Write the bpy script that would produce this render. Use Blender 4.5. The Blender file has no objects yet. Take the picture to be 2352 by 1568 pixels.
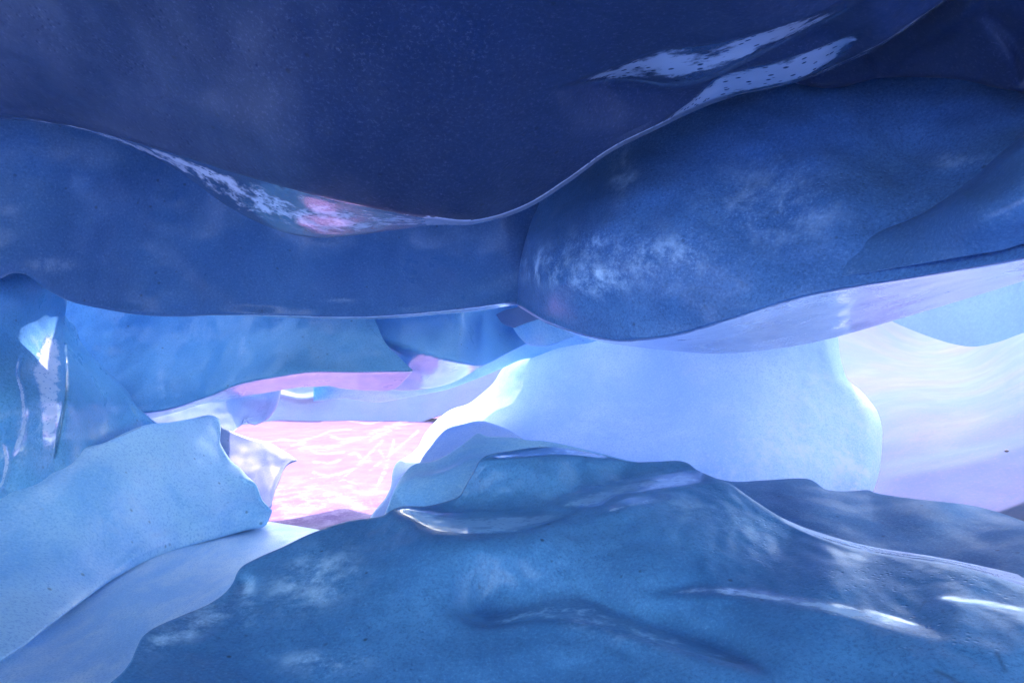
import bpy, math, random
import numpy as np
from mathutils import Vector, noise as mn

# ------------------------------------------------------------------ camera, light, exposure
scene = bpy.context.scene
COL = scene.collection
CAM_Z = 1.7
cam_d = bpy.data.cameras.new("camera")
cam_d.lens = 24.0; cam_d.sensor_width = 36.0
cam_d.clip_start = 0.05; cam_d.clip_end = 2000.0
cam = bpy.data.objects.new("camera", cam_d); COL.objects.link(cam)
cam.location = (0, 0, CAM_Z); cam.rotation_euler = (math.radians(90), 0, 0)
scene.camera = cam

SUN_EL, SUN_AZ = 56.0, 18.0          # azimuth clockwise from +Y (ahead of the camera)
world = bpy.data.worlds.new("World"); scene.world = world; world.use_nodes = True
wn = world.node_tree.nodes; wl = world.node_tree.links
bg = wn["Background"]
sky = wn.new("ShaderNodeTexSky"); sky.sky_type = 'NISHITA'; sky.sun_disc = False
sky.sun_elevation = math.radians(SUN_EL); sky.sun_rotation = math.radians(SUN_AZ)
sky.air_density = 1.3; sky.dust_density = 1.5; sky.ozone_density = 1.0
wl.new(sky.outputs[0], bg.inputs[0]); bg.inputs[1].default_value = 0.15
sd = bpy.data.lights.new("sun", 'SUN'); sd.energy = 2.0; sd.angle = math.radians(0.6); sd.color = (1.0, 0.74, 0.90)
sun = bpy.data.objects.new("sun", sd); COL.objects.link(sun)
el, az = math.radians(SUN_EL), math.radians(SUN_AZ)
to_sun = Vector((math.cos(el)*math.sin(az), math.cos(el)*math.cos(az), math.sin(el)))
sun.rotation_euler = to_sun.to_track_quat('Z', 'Y').to_euler()
sun.location = (6, 20, 20)

scene.view_settings.view_transform = 'Standard'; scene.view_settings.look = 'None'
scene.view_settings.gamma = 1.0; scene.view_settings.use_curve_mapping = False
scene.view_settings.exposure = 2.8
scene.render.engine = 'CYCLES'
scene.cycles.use_denoising = True
scene.cycles.max_bounces = 8; scene.cycles.diffuse_bounces = 5; scene.cycles.glossy_bounces = 4
scene.cycles.sample_clamp_indirect = 6.0
scene.cycles.caustics_reflective = False; scene.cycles.caustics_refractive = False

# ------------------------------------------------------------------ materials
def ice_mat(name, deep, pale, rough=0.3, transl=0.0, ior=1.5, frost_light=(0.75, 0.85, 0.95), bump=0.25,
            pits=0.0, scale=1.0, grain=0.35, stretch=(1, 1, 1), cloud=(0.35, 0.7), specks=0.6, spec=0.5):
    m = bpy.data.materials.new(name); m.use_nodes = True
    nt = m.node_tree; N = nt.nodes; L = nt.links
    N.clear()
    out = N.new("ShaderNodeOutputMaterial")
    p = N.new("ShaderNodeBsdfPrincipled")
    tc = N.new("ShaderNodeTexCoord")
    mp = N.new("ShaderNodeMapping"); mp.inputs['Scale'].default_value = stretch
    L.new(tc.outputs['Object'], mp.inputs[0])
    def nz(sc, det=5, rgh=0.6, dist=0.0):
        n = N.new("ShaderNodeTexNoise"); n.inputs['Scale'].default_value = sc
        n.inputs['Detail'].default_value = det; n.inputs['Roughness'].default_value = rgh
        n.inputs['Distortion'].default_value = dist
        L.new(mp.outputs[0], n.inputs['Vector']); return n.outputs['Fac']
    def rng(s, a, b, c=0.0, d=1.0):
        r = N.new("ShaderNodeMapRange"); r.interpolation_type = 'SMOOTHSTEP'
        r.inputs[1].default_value = a; r.inputs[2].default_value = b
        r.inputs[3].default_value = c; r.inputs[4].default_value = d
        L.new(s, r.inputs[0]); return r.outputs[0]
    def mul(a, b):
        q = N.new("ShaderNodeMath"); q.operation = 'MULTIPLY'
        for i, v in enumerate((a, b)):
            if isinstance(v, (int, float)): q.inputs[i].default_value = v
            else: L.new(v, q.inputs[i])
        return q.outputs[0]
    def add(a, b):
        q = N.new("ShaderNodeMath"); q.operation = 'ADD'
        for i, v in enumerate((a, b)):
            if isinstance(v, (int, float)): q.inputs[i].default_value = v
            else: L.new(v, q.inputs[i])
        return q.outputs[0]
    def mix(f, a, b, mode='MIX'):
        x = N.new("ShaderNodeMix"); x.data_type = 'RGBA'; x.blend_type = mode
        if isinstance(f, (int, float)): x.inputs[0].default_value = f
        else: L.new(f, x.inputs[0])
        for i, v in ((6, a), (7, b)):
            if isinstance(v, tuple): x.inputs[i].default_value = (*v, 1)
            else: L.new(v, x.inputs[i])
        return x.outputs[2]
    big = nz(0.9*scale, 6, 0.62, 0.4)
    col = mix(rng(big, cloud[0], cloud[1]), deep, pale)
    # fine bubbly grain
    g = nz(55*scale, 5, 0.8)
    dk = tuple(c*(1-grain) for c in deep)
    col = mix(mul(rng(g, 0.52, 0.36), 0.85), col, dk)
    lt = tuple(c + grain*0.45*(f-c) for c, f in zip(pale, frost_light))
    col = mix(mul(rng(g, 0.53, 0.67), 0.8), col, lt)
    # scattered dark specks of grit
    v = N.new("ShaderNodeTexVoronoi"); v.inputs['Scale'].default_value = 7*scale; v.inputs['Randomness'].default_value = 1
    L.new(mp.outputs[0], v.inputs['Vector'])
    sp = mul(rng(v.outputs['Distance'], 0.12, 0.05), rng(nz(2.2*scale, 3), 0.46, 0.58))
    col = mix(mul(sp, specks), col, tuple(c*0.25 for c in deep))
    # vertex attribute: hoarfrost, plus painted glints, sun sparkle and lightened shade
    at = N.new("ShaderNodeAttribute"); at.attribute_name = "frost_light"
    fr = mul(at.outputs['Fac'], add(rng(nz(5*scale, 8, 0.72), 0.42, 0.72), mul(rng(g, 0.5, 0.7), 0.35)))
    col = mix(fr, col, frost_light)
    # painted glints: pale colour, torn at its edges and pitted with holes
    ar = N.new("ShaderNodeAttribute"); ar.attribute_name = "glint"
    mr = N.new("ShaderNodeMapping"); mr.inputs['Scale'].default_value = (1.6, 1.6, 5.0); L.new(tc.outputs['Object'], mr.inputs[0])
    nr = N.new("ShaderNodeTexNoise"); nr.inputs['Scale'].default_value = 3.2*scale; nr.inputs['Detail'].default_value = 9; nr.inputs['Roughness'].default_value = 0.68
    L.new(mr.outputs[0], nr.inputs['Vector'])
    vh = N.new("ShaderNodeTexVoronoi"); vh.inputs['Scale'].default_value = 9*scale; L.new(mr.outputs[0], vh.inputs['Vector'])
    rm = rng(add(mul(ar.outputs['Fac'], 0.42), mul(nr.outputs['Fac'], 1.5)), 1.10, 1.34)
    rm = mul(rm, rng(ar.outputs['Fac'], 0.02, 0.3))
    rm = mul(rm, rng(vh.outputs['Distance'], 0.16, 0.26))
    fr = add(mul(rm, 0.85), mul(fr, rng(rm, 1.0, 0.0)))
    col = mix(mul(rm, 0.85), col, frost_light)
    ad = N.new("ShaderNodeAttribute"); ad.attribute_name = "dirt"
    col = mix(ad.outputs['Fac'], col, tuple(c*0.18 for c in deep))
    L.new(col, p.inputs['Base Color'])
    r = add(rng(nz(3*scale, 5), 0.3, 0.7, rough*0.75, rough*1.25), mul(fr, 0.25))
    # meltwater glaze: a clear coat, broken up where it has not run
    aw = N.new("ShaderNodeAttribute"); aw.attribute_name = "wet"
    st = N.new("ShaderNodeMapping"); st.inputs['Scale'].default_value = (3.0, 3.0, 9.0); L.new(tc.outputs['Object'], st.inputs[0])
    wn_ = N.new("ShaderNodeTexNoise"); wn_.inputs['Scale'].default_value = 1.4; wn_.inputs['Detail'].default_value = 8; wn_.inputs['Roughness'].default_value = 0.65
    L.new(st.outputs[0], wn_.inputs['Vector'])
    wet = rng(add(aw.outputs['Fac'], mul(wn_.outputs['Fac'], 0.9)), 0.75, 1.1)
    L.new(wet, p.inputs['Coat Weight']); p.inputs['Coat IOR'].default_value = 1.9; p.inputs['Coat Roughness'].default_value = 0.12
    L.new(r, p.inputs['Roughness'])
    p.inputs['IOR'].default_value = ior; p.inputs['Specular IOR Level'].default_value = spec
    b1 = N.new("ShaderNodeBump"); b1.inputs['Strength'].default_value = bump; b1.inputs['Distance'].default_value = 0.012
    h = add(mul(nz(4*scale, 5, 0.55), 0.45), mul(nz(26*scale, 3), 0.2))
    if pits:
        v2 = N.new("ShaderNodeTexVoronoi"); v2.inputs['Scale'].default_value = 27*scale
        L.new(mp.outputs[0], v2.inputs['Vector'])
        h = add(h, mul(mul(rng(v2.outputs['Distance'], 0.0, 0.34), rng(nz(3.1*scale, 2), 0.42, 0.6)), pits))
    L.new(h, b1.inputs['Height'])
    L.new(b1.outputs[0], p.inputs['Normal'])
    if transl > 0:
        t = N.new("ShaderNodeBsdfTranslucent"); L.new(col, t.inputs[0]); L.new(b1.outputs[0], t.inputs[1])
        ms = N.new("ShaderNodeMixShader"); ms.inputs[0].default_value = transl
        L.new(p.outputs[0], ms.inputs[1]); L.new(t.outputs[0], ms.inputs[2]); L.new(ms.outputs[0], out.inputs[0])
    else:
        L.new(p.outputs[0], out.inputs[0])
    return m

# ------------------------------------------------------------------ shaping tools
F = 1568.0; CX, CY = 1176.0, 784.0       # image pixel coordinates: outlines traced in them, then projected through the camera
def smooth_curve(pts, n=400):
    P = np.array(pts, float)
    if len(P) < 3:
        t = np.linspace(0, 1, n)[:, None]; return P[0]*(1-t)+P[-1]*t
    Q = np.vstack([2*P[0]-P[1], P, 2*P[-1]-P[-2]])
    out = []
    m = max(4, n//(len(P)-1))
    for i in range(1, len(Q)-2):
        p0, p1, p2, p3 = Q[i-1], Q[i], Q[i+1], Q[i+2]
        # centripetal Catmull-Rom: no overshoot between uneven points
        t0 = 0; t1 = t0+max(1e-3, np.linalg.norm(p1-p0)**.5); t2 = t1+max(1e-3, np.linalg.norm(p2-p1)**.5); t3 = t2+max(1e-3, np.linalg.norm(p3-p2)**.5)
        t = np.linspace(t1, t2, m, endpoint=False)[:, None]
        A1 = (t1-t)/(t1-t0)*p0+(t-t0)/(t1-t0)*p1; A2 = (t2-t)/(t2-t1)*p1+(t-t1)/(t2-t1)*p2; A3 = (t3-t)/(t3-t2)*p2+(t-t2)/(t3-t2)*p3
        B1 = (t2-t)/(t2-t0)*A1+(t-t0)/(t2-t0)*A2; B2 = (t3-t)/(t3-t1)*A2+(t-t1)/(t3-t1)*A3
        out.append((t2-t)/(t2-t1)*B1+(t-t1)/(t2-t1)*B2)
    out.append(P[-1:])
    return np.vstack(out)

def resample(pts, n, mode, lo=None, hi=None):
    c = smooth_curve(pts)
    if mode == 'x': k = c[:, 0]
    elif mode == 'y': k = c[:, 1]
    else: k = np.concatenate([[0], np.cumsum(np.linalg.norm(np.diff(c, axis=0), axis=1))])
    if mode == 'len': lo, hi = k[0], k[-1]
    k = np.maximum.accumulate(k + np.arange(len(k))*1e-7)
    t = np.linspace(lo, hi, n)
    return np.stack([np.interp(t, k, c[:, 0]), np.interp(t, k, c[:, 1])], 1)

def rbf(ctrl, soft=70.0):
    P = np.array(ctrl, float); n = len(P)
    xy = P[:, :2]/400.0; q = 1.0/P[:, 2]; s = soft/400.0
    K = -np.sqrt(((xy[:, None]-xy[None])**2).sum(-1)+s*s)
    A = np.zeros((n+3, n+3)); A[:n, :n] = K; A[:n, n] = 1; A[:n, n+1:] = xy; A[n, :n] = 1; A[n+1:, :n] = xy.T
    A[:n, :n] += np.eye(n)*1e-6
    w = np.linalg.solve(A+np.eye(n+3)*1e-9, np.concatenate([q, [0, 0, 0]]))
    def f(X, Y):
        x = X.ravel()/400.0; y = Y.ravel()/400.0
        k = -np.sqrt((x[:, None]-xy[None, :, 0])**2+(y[:, None]-xy[None, :, 1])**2+s*s)
        return 1.0/np.clip((k@w[:n]+w[n]+w[n+1]*x+w[n+2]*y), 0.004, 2.0).reshape(X.shape)
    return f

def seg_dist(X, Y, poly):
    """distance to a polyline, side (>0 = below / right of travel), and parameter 0..1 along it"""
    c = smooth_curve(poly, 60); best = np.full(X.shape, 1e9); side = np.zeros(X.shape); par = np.zeros(X.shape)
    for i in range(len(c)-1):
        a, b = c[i], c[i+1]; e = b-a; l2 = max(1e-9, e@e)
        t = np.clip(((X-a[0])*e[0]+(Y-a[1])*e[1])/l2, 0, 1)
        dx = X-a[0]-t*e[0]; dy = Y-a[1]-t*e[1]; d = np.hypot(dx, dy)
        m = d < best
        best = np.where(m, d, best); side = np.where(m, np.sign(e[0]*dy-e[1]*dx), side); par = np.where(m, (i+t)/(len(c)-1), par)
    return best, side, par

def bump(poly, amp, w):                     # raised (amp<0, nearer) or sunk (amp>0) line
    def f(X, Y, d):
        b, s, t = seg_dist(X, Y, poly); return amp*np.exp(-(b/w)**2)
    return f
def ledge(poly, amp, w, fall, flip=1):      # sharp step across the line that dies away behind it
    def f(X, Y, d):
        b, s, t = seg_dist(X, Y, poly); sd = b*s*flip
        e = np.sin(np.pi*np.clip(t, 0.001, .999))**0.5
        up = 1/(1+np.exp(-np.clip(sd/w, -40, 40)))
        return amp*e*up*np.exp(-np.maximum(sd, 0)/fall)
    return f
def shelf(l1, l2, amp, p=1.0, fade=110.0, glint=0.0, glaze=1.0):   # flat underside / tread between two lines: crease at l1, far edge at l2, its glint painted pale
    def parts(X, Y):
        b1, s1, t1 = seg_dist(X, Y, l1); b2, s2, t2 = seg_dist(X, Y, l2)
        a = np.maximum(0, b1*s1)
        e = np.clip(np.minimum(t1, 1-t1)*7, 0, 1)
        e = e*e*(3-2*e)
        return a, b2, s2, e
    def f(X, Y, d):
        a, b2, s2, e = parts(X, Y)
        k = a/(a+b2+1e-3)
        return amp*e*np.clip(a/6.0, 0, 1)*np.where(s2 > 0, np.exp(-(b2/fade)**2), k)**p
    def wet(X, Y):
        a, b2, s2, e = parts(X, Y)
        return glaze*e*np.clip(a/7.0, 0, 1)*np.where(s2 > 0, np.exp(-(b2/8.0)**2), 1.0)
    def crust(X, Y):  # mask of the painted pale glint on the tread
        a, b2, s2, e = parts(X, Y)
        k = a/(a+b2+1e-3)
        return glint*e*np.where(s2 > 0, np.exp(-(b2/5.0)**2)*0.3, np.clip(3.2*k*(1-k)+0.25, 0, 1))*np.clip(a/3.0, 0, 1)
    f.wet = wet; f.crust = crust
    return f
def dome(cx, cy, rx, ry, amp, ang=0.0):
    ca, sa = math.cos(ang), math.sin(ang)
    def f(X, Y, d):
        x = (X-cx)*ca+(Y-cy)*sa; y = -(X-cx)*sa+(Y-cy)*ca
        return amp*np.exp(-(x/rx)**2-(y/ry)**2)
    return f

def nearer(x0, k0, x1, k1):                 # stands nearer by a factor that changes from left to right
    def f(X, Y, d):
        t = np.clip((X-x0)/(x1-x0), 0, 1); t = t*t*(3-2*t)
        return d*(k0+(k1-k0)*t-1)
    return f
def ripple(amp, wx, wy, seed, skew=0.0):      # wind-and-water ripples with sharp crests
    rs = np.random.RandomState(seed); ph = rs.rand(6)*6.28; fr = 0.7+rs.rand(6)*0.9; an = rs.randn(6)*0.35
    def f(X, Y, d):
        u = X/wx; v = (Y+skew*X)/wy; t = 0
        for i in range(6):
            w = np.sin(fr[i]*(v+an[i]*u)+ph[i]+1.3*np.sin(u*0.9*fr[i]+ph[5-i]))
            t = t+1-np.abs(w)
        return -amp*(t/6-0.36)*d/10
    return f

def tag(o, label=None, cat=None, group=None, kind=None):
    if label: o["label"] = label
    if cat: o["category"] = cat
    if group: o["group"] = group
    if kind: o["kind"] = kind
    return o

def mass(name, mat, A, B, ctrl, mode='x', span=None, nu=220, nv=120, roll=(0, 0, 0, 0), rk=1.0, thick=1.0, feats=(),
         wob=0.02, wob_scale=1.3, fine=0.0007, frost_light=(), dirt=(), soft=70.0, blur=0, crest_glints=(), parent=None):
    """One solid body of ice between edge curve A and edge curve B; roll = width of the rounded rim at
    (A, B, start, end); ctrl = image pixel points over the face with their assigned distances; the back is a second skin `thick` behind."""
    lo, hi = span if span else (None, None)
    a = resample(A, nu, mode, lo, hi); b = resample(B, nu, mode, lo, hi)
    t = np.linspace(0, 1, nv)
    if roll[0] and roll[1]: t = .5-.5*np.cos(np.pi*t)
    elif roll[1]: t = np.sin(np.pi/2*t)
    elif roll[0]: t = 1-np.cos(np.pi/2*t)
    X = a[:, None, 0]*(1-t)+b[:, None, 0]*t; Y = a[:, None, 1]*(1-t)+b[:, None, 1]*t
    D = rbf(ctrl, soft)(X, Y)
    E = np.zeros_like(D)
    for f in feats: E = E+f(X, Y, D)
    for _ in range(blur):                    # meltwater rounds the creases
        E = np.pad(E, 1, mode='edge'); E = (E[:-2, 1:-1]+2*E[1:-1, 1:-1]+E[2:, 1:-1])/4
        E = np.pad(E, 1, mode='edge'); E = (E[1:-1, :-2]+2*E[1:-1, 1:-1]+E[1:-1, 2:])/4
    D = D+E
    L = np.maximum(1.0, np.hypot(a[:, 0]-b[:, 0], a[:, 1]-b[:, 1]))[:, None]
    seg = np.hypot(np.diff(X, axis=0), np.diff(Y, axis=0)); ss = np.concatenate([np.zeros((1, nv)), np.cumsum(seg, 0)])
    dist = [t[None]*L, (1-t[None])*L, ss, ss[-1:]-ss]
    near = np.ones_like(X)
    for r, s in zip(roll, dist):
        if not r: continue
        x = np.clip(s/r, 0, 1)
        D = D + rk*r/F*D*(1-np.sqrt(np.maximum(0, 1-(1-x)**2)))
        near = np.minimum(near, np.clip(s/(2.2*r+30), 0, 1))
    front = np.stack([(X-CX)/F*D, D, CAM_Z+(CY-Y)/F*D], -1)
    V = front.reshape(-1, 3).copy()
    # slow undulation and fine unevenness of melted ice
    off = random.Random(name).uniform(0, 50)
    edge = np.clip(np.minimum.reduce([d_/25.0 for d_, r in zip(dist, roll) if r] or [np.ones_like(X)]), 0, 1).ravel()
    for i in range(len(V)):
        v = Vector((V[i, 0]*wob_scale+off, V[i, 1]*wob_scale*.6, V[i, 2]*wob_scale))
        k = 1+edge[i]*(wob*mn.fractal(v, 1.0, 2.1, 3)+fine*mn.noise(v*9.0))*(1.0)
        V[i, 0] *= k; V[i, 1] *= k; V[i, 2] = CAM_Z+(V[i, 2]-CAM_Z)*k
    prof = np.sqrt(np.maximum(0, 1-(1-near)**2)) if any(roll) else near
    kb = (1+(thick*prof/D)).ravel()
    W = V.copy(); W[:, 0] *= kb; W[:, 1] *= kb; W[:, 2] = CAM_Z+(W[:, 2]-CAM_Z)*kb
    n = nu*nv
    # orient: is (u x t) facing the camera?
    idx = np.arange(n).reshape(nu, nv)
    q = np.stack([idx[:-1, :-1], idx[1:, :-1], idx[1:, 1:], idx[:-1, 1:]], -1).reshape(-1, 4)
    i0 = idx[nu//2, nv//2]; e1 = V[idx[nu//2+1, nv//2]]-V[i0]; e2 = V[idx[nu//2, nv//2+1]]-V[i0]
    toward = np.dot(np.cross(e1, e2), V[i0]-np.array([0, 0, CAM_Z])) < 0
    fr_ = q if toward else q[:, ::-1]
    bk_ = (q[:, ::-1] if toward else q)+n
    loop = np.concatenate([idx[:, 0], idx[-1, 1:], idx[-2::-1, -1], idx[0, -2:0:-1]])
    nx = np.roll(loop, -1)
    sides = np.stack([nx, loop, loop+n, nx+n], 1) if toward else np.stack([loop, nx, nx+n, loop+n], 1)
    faces = np.concatenate([fr_, bk_, sides])
    me = bpy.data.meshes.new(name)
    me.from_pydata(np.vstack([V, W]).tolist(), [], faces.tolist())
    def blobs(bl):
        fa = np.zeros(X.shape)
        for (cx, cy, rx, ry, am, *an) in bl:
            ca, sa = (math.cos(an[0]), math.sin(an[0])) if an else (1, 0)
            x = (X-cx)*ca+(Y-cy)*sa; y = -(X-cx)*sa+(Y-cy)*ca
            fa = np.maximum(fa, am*np.exp(-((x/rx)**2+(y/ry)**2)**1.3))
        return np.concatenate([fa.ravel(), np.zeros(n)])
    def lines(dl):
        fa = np.zeros(X.shape)
        for poly, w, am in dl:
            d_, _, t_ = seg_dist(X, Y, poly)
            fa = np.maximum(fa, am*np.exp(-(d_/w)**2))
        return np.concatenate([fa.ravel(), np.zeros(n)])
    wt = np.zeros(X.shape); rm = np.zeros(X.shape)
    for f in feats:
        if hasattr(f, "wet"):
            wt = np.maximum(wt, f.wet(X, Y)); rm = np.maximum(rm, f.crust(X, Y))
    for nm, val in (("frost_light", np.maximum(blobs(frost_light), lines(crest_glints))), ("glint", np.concatenate([rm.ravel(), np.zeros(n)])), ("dirt", lines(dirt)), ("wet", np.concatenate([wt.ravel(), np.zeros(n)]))):
        at = me.attributes.new(nm, 'FLOAT', 'POINT'); at.data.foreach_set("value", val.astype(np.float32))
    me.polygons.foreach_set("use_smooth", [True]*len(me.polygons))
    import bmesh
    bm = bmesh.new(); bm.from_mesh(me); bmesh.ops.remove_doubles(bm, verts=bm.verts, dist=0.0004); bm.to_mesh(me); bm.free()
    if not any(roll): pass
    me.materials.append(mat)
    o = bpy.data.objects.new(name, me); COL.objects.link(o)
    # origin at the middle of the body's base
    c = Vector((float(V[:, 0].mean()), float(V[:, 1].mean()), float(V[:, 2].min())))
    me.transform(__import__('mathutils').Matrix.Translation(-c)); o.location = c
    if parent: o.parent = parent
    return o

# ------------------------------------------------------------------ ice of the cave
DARK = ice_mat("dense_indigo_ice", (0.0109, 0.0245, 0.0782), (0.0156, 0.0340, 0.1020), rough=0.5, ior=1.4, bump=0.5, pits=0.3, grain=0.13, frost_light=(0.92, 0.84, 0.96))  # pinkish white is the colour of the painted rim glints
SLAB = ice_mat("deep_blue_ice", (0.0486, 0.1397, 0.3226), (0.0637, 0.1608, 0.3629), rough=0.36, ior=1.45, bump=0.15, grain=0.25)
LOBE = ice_mat("frosted_blue_ice", (0.0463, 0.1355, 0.3387), (0.0668, 0.1863, 0.4193), rough=0.42, ior=1.4, bump=0.4, pits=0.5, grain=0.35, frost_light=(0.42, 0.6, 0.82))
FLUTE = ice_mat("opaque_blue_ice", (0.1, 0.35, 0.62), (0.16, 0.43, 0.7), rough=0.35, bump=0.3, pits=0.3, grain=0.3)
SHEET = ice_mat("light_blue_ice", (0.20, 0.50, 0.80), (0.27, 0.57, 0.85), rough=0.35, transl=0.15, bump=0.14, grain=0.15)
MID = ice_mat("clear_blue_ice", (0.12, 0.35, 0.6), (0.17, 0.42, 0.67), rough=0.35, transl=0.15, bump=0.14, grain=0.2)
PALE = ice_mat("pale_bubbly_ice", (0.54, 0.7, 0.95), (0.76, 0.85, 0.97), rough=0.4, transl=0.5, bump=0.12, grain=0.12, scale=0.8, specks=0.1, frost_light=(0.88, 0.85, 1.0))
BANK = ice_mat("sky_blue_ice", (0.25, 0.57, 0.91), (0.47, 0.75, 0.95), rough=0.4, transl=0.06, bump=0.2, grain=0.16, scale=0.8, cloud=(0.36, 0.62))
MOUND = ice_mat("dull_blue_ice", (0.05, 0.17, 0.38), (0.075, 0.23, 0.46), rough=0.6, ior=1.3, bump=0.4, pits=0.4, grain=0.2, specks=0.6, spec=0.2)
FLOOR = ice_mat("floor_blue_ice", (0.0484, 0.1735, 0.3818), (0.0774, 0.2395, 0.4735), rough=0.42, ior=1.4, bump=0.5, pits=0.4, grain=0.2, specks=0.85, frost_light=(0.42, 0.64, 0.86))
LILAC = ice_mat("lilac_ice", (0.22, 0.3, 0.5), (0.26, 0.33, 0.52), rough=0.35, transl=0.12, bump=0.2, grain=0.1)
SNOW = ice_mat("snow", (0.085, 0.135, 0.25), (0.125, 0.135, 0.24), rough=0.7, ior=1.3, bump=0.08, grain=0.04, scale=0.4, specks=0, spec=0.03)
STREAM = ice_mat("rippled_snow_ice", (0.15, 0.088, 0.195), (0.21, 0.12, 0.26), rough=0.7, ior=1.2, frost_light=(0.36, 0.26, 0.38), bump=0.15, grain=0.05, specks=0, scale=0.5)
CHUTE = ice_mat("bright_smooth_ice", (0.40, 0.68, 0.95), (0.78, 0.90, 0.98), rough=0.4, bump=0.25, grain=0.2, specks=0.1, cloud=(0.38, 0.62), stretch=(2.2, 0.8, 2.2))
FAR = ice_mat("far_lilac_ice", (0.2475, 0.3150, 0.4725), (0.3375, 0.3375, 0.5063), rough=0.5, transl=0.3, bump=0.1, grain=0.05, specks=0, scale=0.5)
GROUND = ice_mat("wind_packed_snow", (0.22, 0.36, 0.62), (0.3, 0.45, 0.7), rough=0.6, bump=0.2, grain=0.1, scale=0.3)

# --- near ceiling
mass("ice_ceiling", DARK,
     [(-500, -900), (600, -900), (1600, -900), (2900, -900)],
     [(-500, 200), (-200, 245), (0, 272), (200, 302), (390, 382), (530, 478), (640, 530), (720, 546), (800, 542), (900, 529), (1000, 517), (1090, 515), (1200, 484), (1300, 424), (1400, 352), (1500, 302), (1640, 238), (1760, 206), (1830, 190), (2000, 120), (2180, 0), (2400, -160), (2900, -500)],
     [(-400, -900, 1.5), (600, -900, 1.4), (1600, -900, 1.3), (2800, -900, 1.2), (-400, 0, 3.2), (0, 0, 3.0), (600, 0, 2.7), (1176, 0, 2.6), (1700, 0, 2.5), (2150, 0, 2.9), (2600, -400, 2.2),
      (0, 260, 4.0), (200, 295, 4.0), (390, 347, 3.8), (700, 440, 3.6), (1000, 502, 3.75), (1090, 513, 3.9), (1200, 484, 4.0), (1400, 350, 3.7), (1640, 235, 3.5), (1830, 185, 3.3), (600, 250, 3.2), (1100, 300, 3.2), (1450, 120, 2.9)],
     span=(-500, 2900), nu=420, nv=220, roll=(0, 9, 0, 0), thick=0.8, soft=40,
     feats=[shelf([(-500, 190), (0, 258), (200, 294), (390, 347), (500, 381), (700, 439), (850, 473), (1000, 501), (1090, 509), (1200, 475), (1300, 413), (1400, 341), (1500, 291), (1640, 227), (1830, 180), (2000, 108), (2180, -12), (2400, -170), (2900, -515)],
                  [(-500, 200), (0, 273), (200, 303), (390, 383), (530, 480), (720, 548), (900, 531), (1000, 519), (1090, 517), (1200, 486), (1300, 426), (1400, 354), (1500, 304), (1640, 240), (1830, 192), (2000, 122), (2180, 2), (2400, -158), (2900, -498)], 0.45, glint=1.1),  # lens-shaped glint under the rim, painted pale
            shelf([(960, 487), (1000, 496), (1090, 503), (1200, 471), (1300, 410), (1400, 339), (1500, 289), (1640, 224), (1700, 206)], [(960, 522), (1000, 519), (1090, 517), (1200, 486), (1300, 426), (1400, 354), (1500, 304), (1640, 240), (1700, 224)], 0.15, glint=3.0),  # bright rim line painted along the edge
            shelf([(1250, 210), (1420, 150), (1500, 118), (1640, 97), (1750, 72), (1850, 40), (2000, -30)], [(1250, 214), (1420, 178), (1550, 192), (1640, 170), (1760, 112), (1900, 42), (2050, -30)], 0.25, glint=1.5),
            shelf([(1480, 300), (1580, 235), (1640, 180), (1700, 158), (1780, 140), (1840, 122), (1900, 100), (2000, 55)], [(1480, 311), (1640, 239), (1760, 207), (1830, 191), (1900, 150), (2000, 70)], 0.3, glint=1.8)])  # upper right glint patches are painted pale too
tag(bpy.data.objects["ice_ceiling"], "near dark indigo ice ceiling hanging along the top with a bright curved rim", "ice ceiling")

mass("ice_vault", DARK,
     [(1600, -500), (2100, -500), (2800, -500)],
     [(1600, 120), (1760, 165), (1840, 195), (1920, 203), (1975, 190), (2020, 180), (2100, 178), (2180, 181), (2230, 188), (2290, 203), (2340, 212), (2500, 260), (2800, 330)],
     [(1600, -400, 2.9), (2200, -400, 2.6), (2800, -400, 2.3), (1650, 120, 4.2), (1920, 200, 4.3), (2100, 175, 3.9), (2350, 210, 3.5), (2800, 330, 3.0), (2000, 0, 3.7), (2300, 0, 3.1)],
     span=(1600, 2800), nu=200, nv=80, roll=(0, 10, 0, 0), thick=0.8,
     feats=[ledge([(2020, 180), (2100, 120), (2240, 30), (2300, -60)], -0.12, 8, 120, -1), ledge([(2352, 200), (2330, 120), (2240, 20)], 0.12, 8, 120)])
tag(bpy.data.objects["ice_vault"], "darkest ice roof filling the upper right corner above the frosted bulge", "ice roof")

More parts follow.
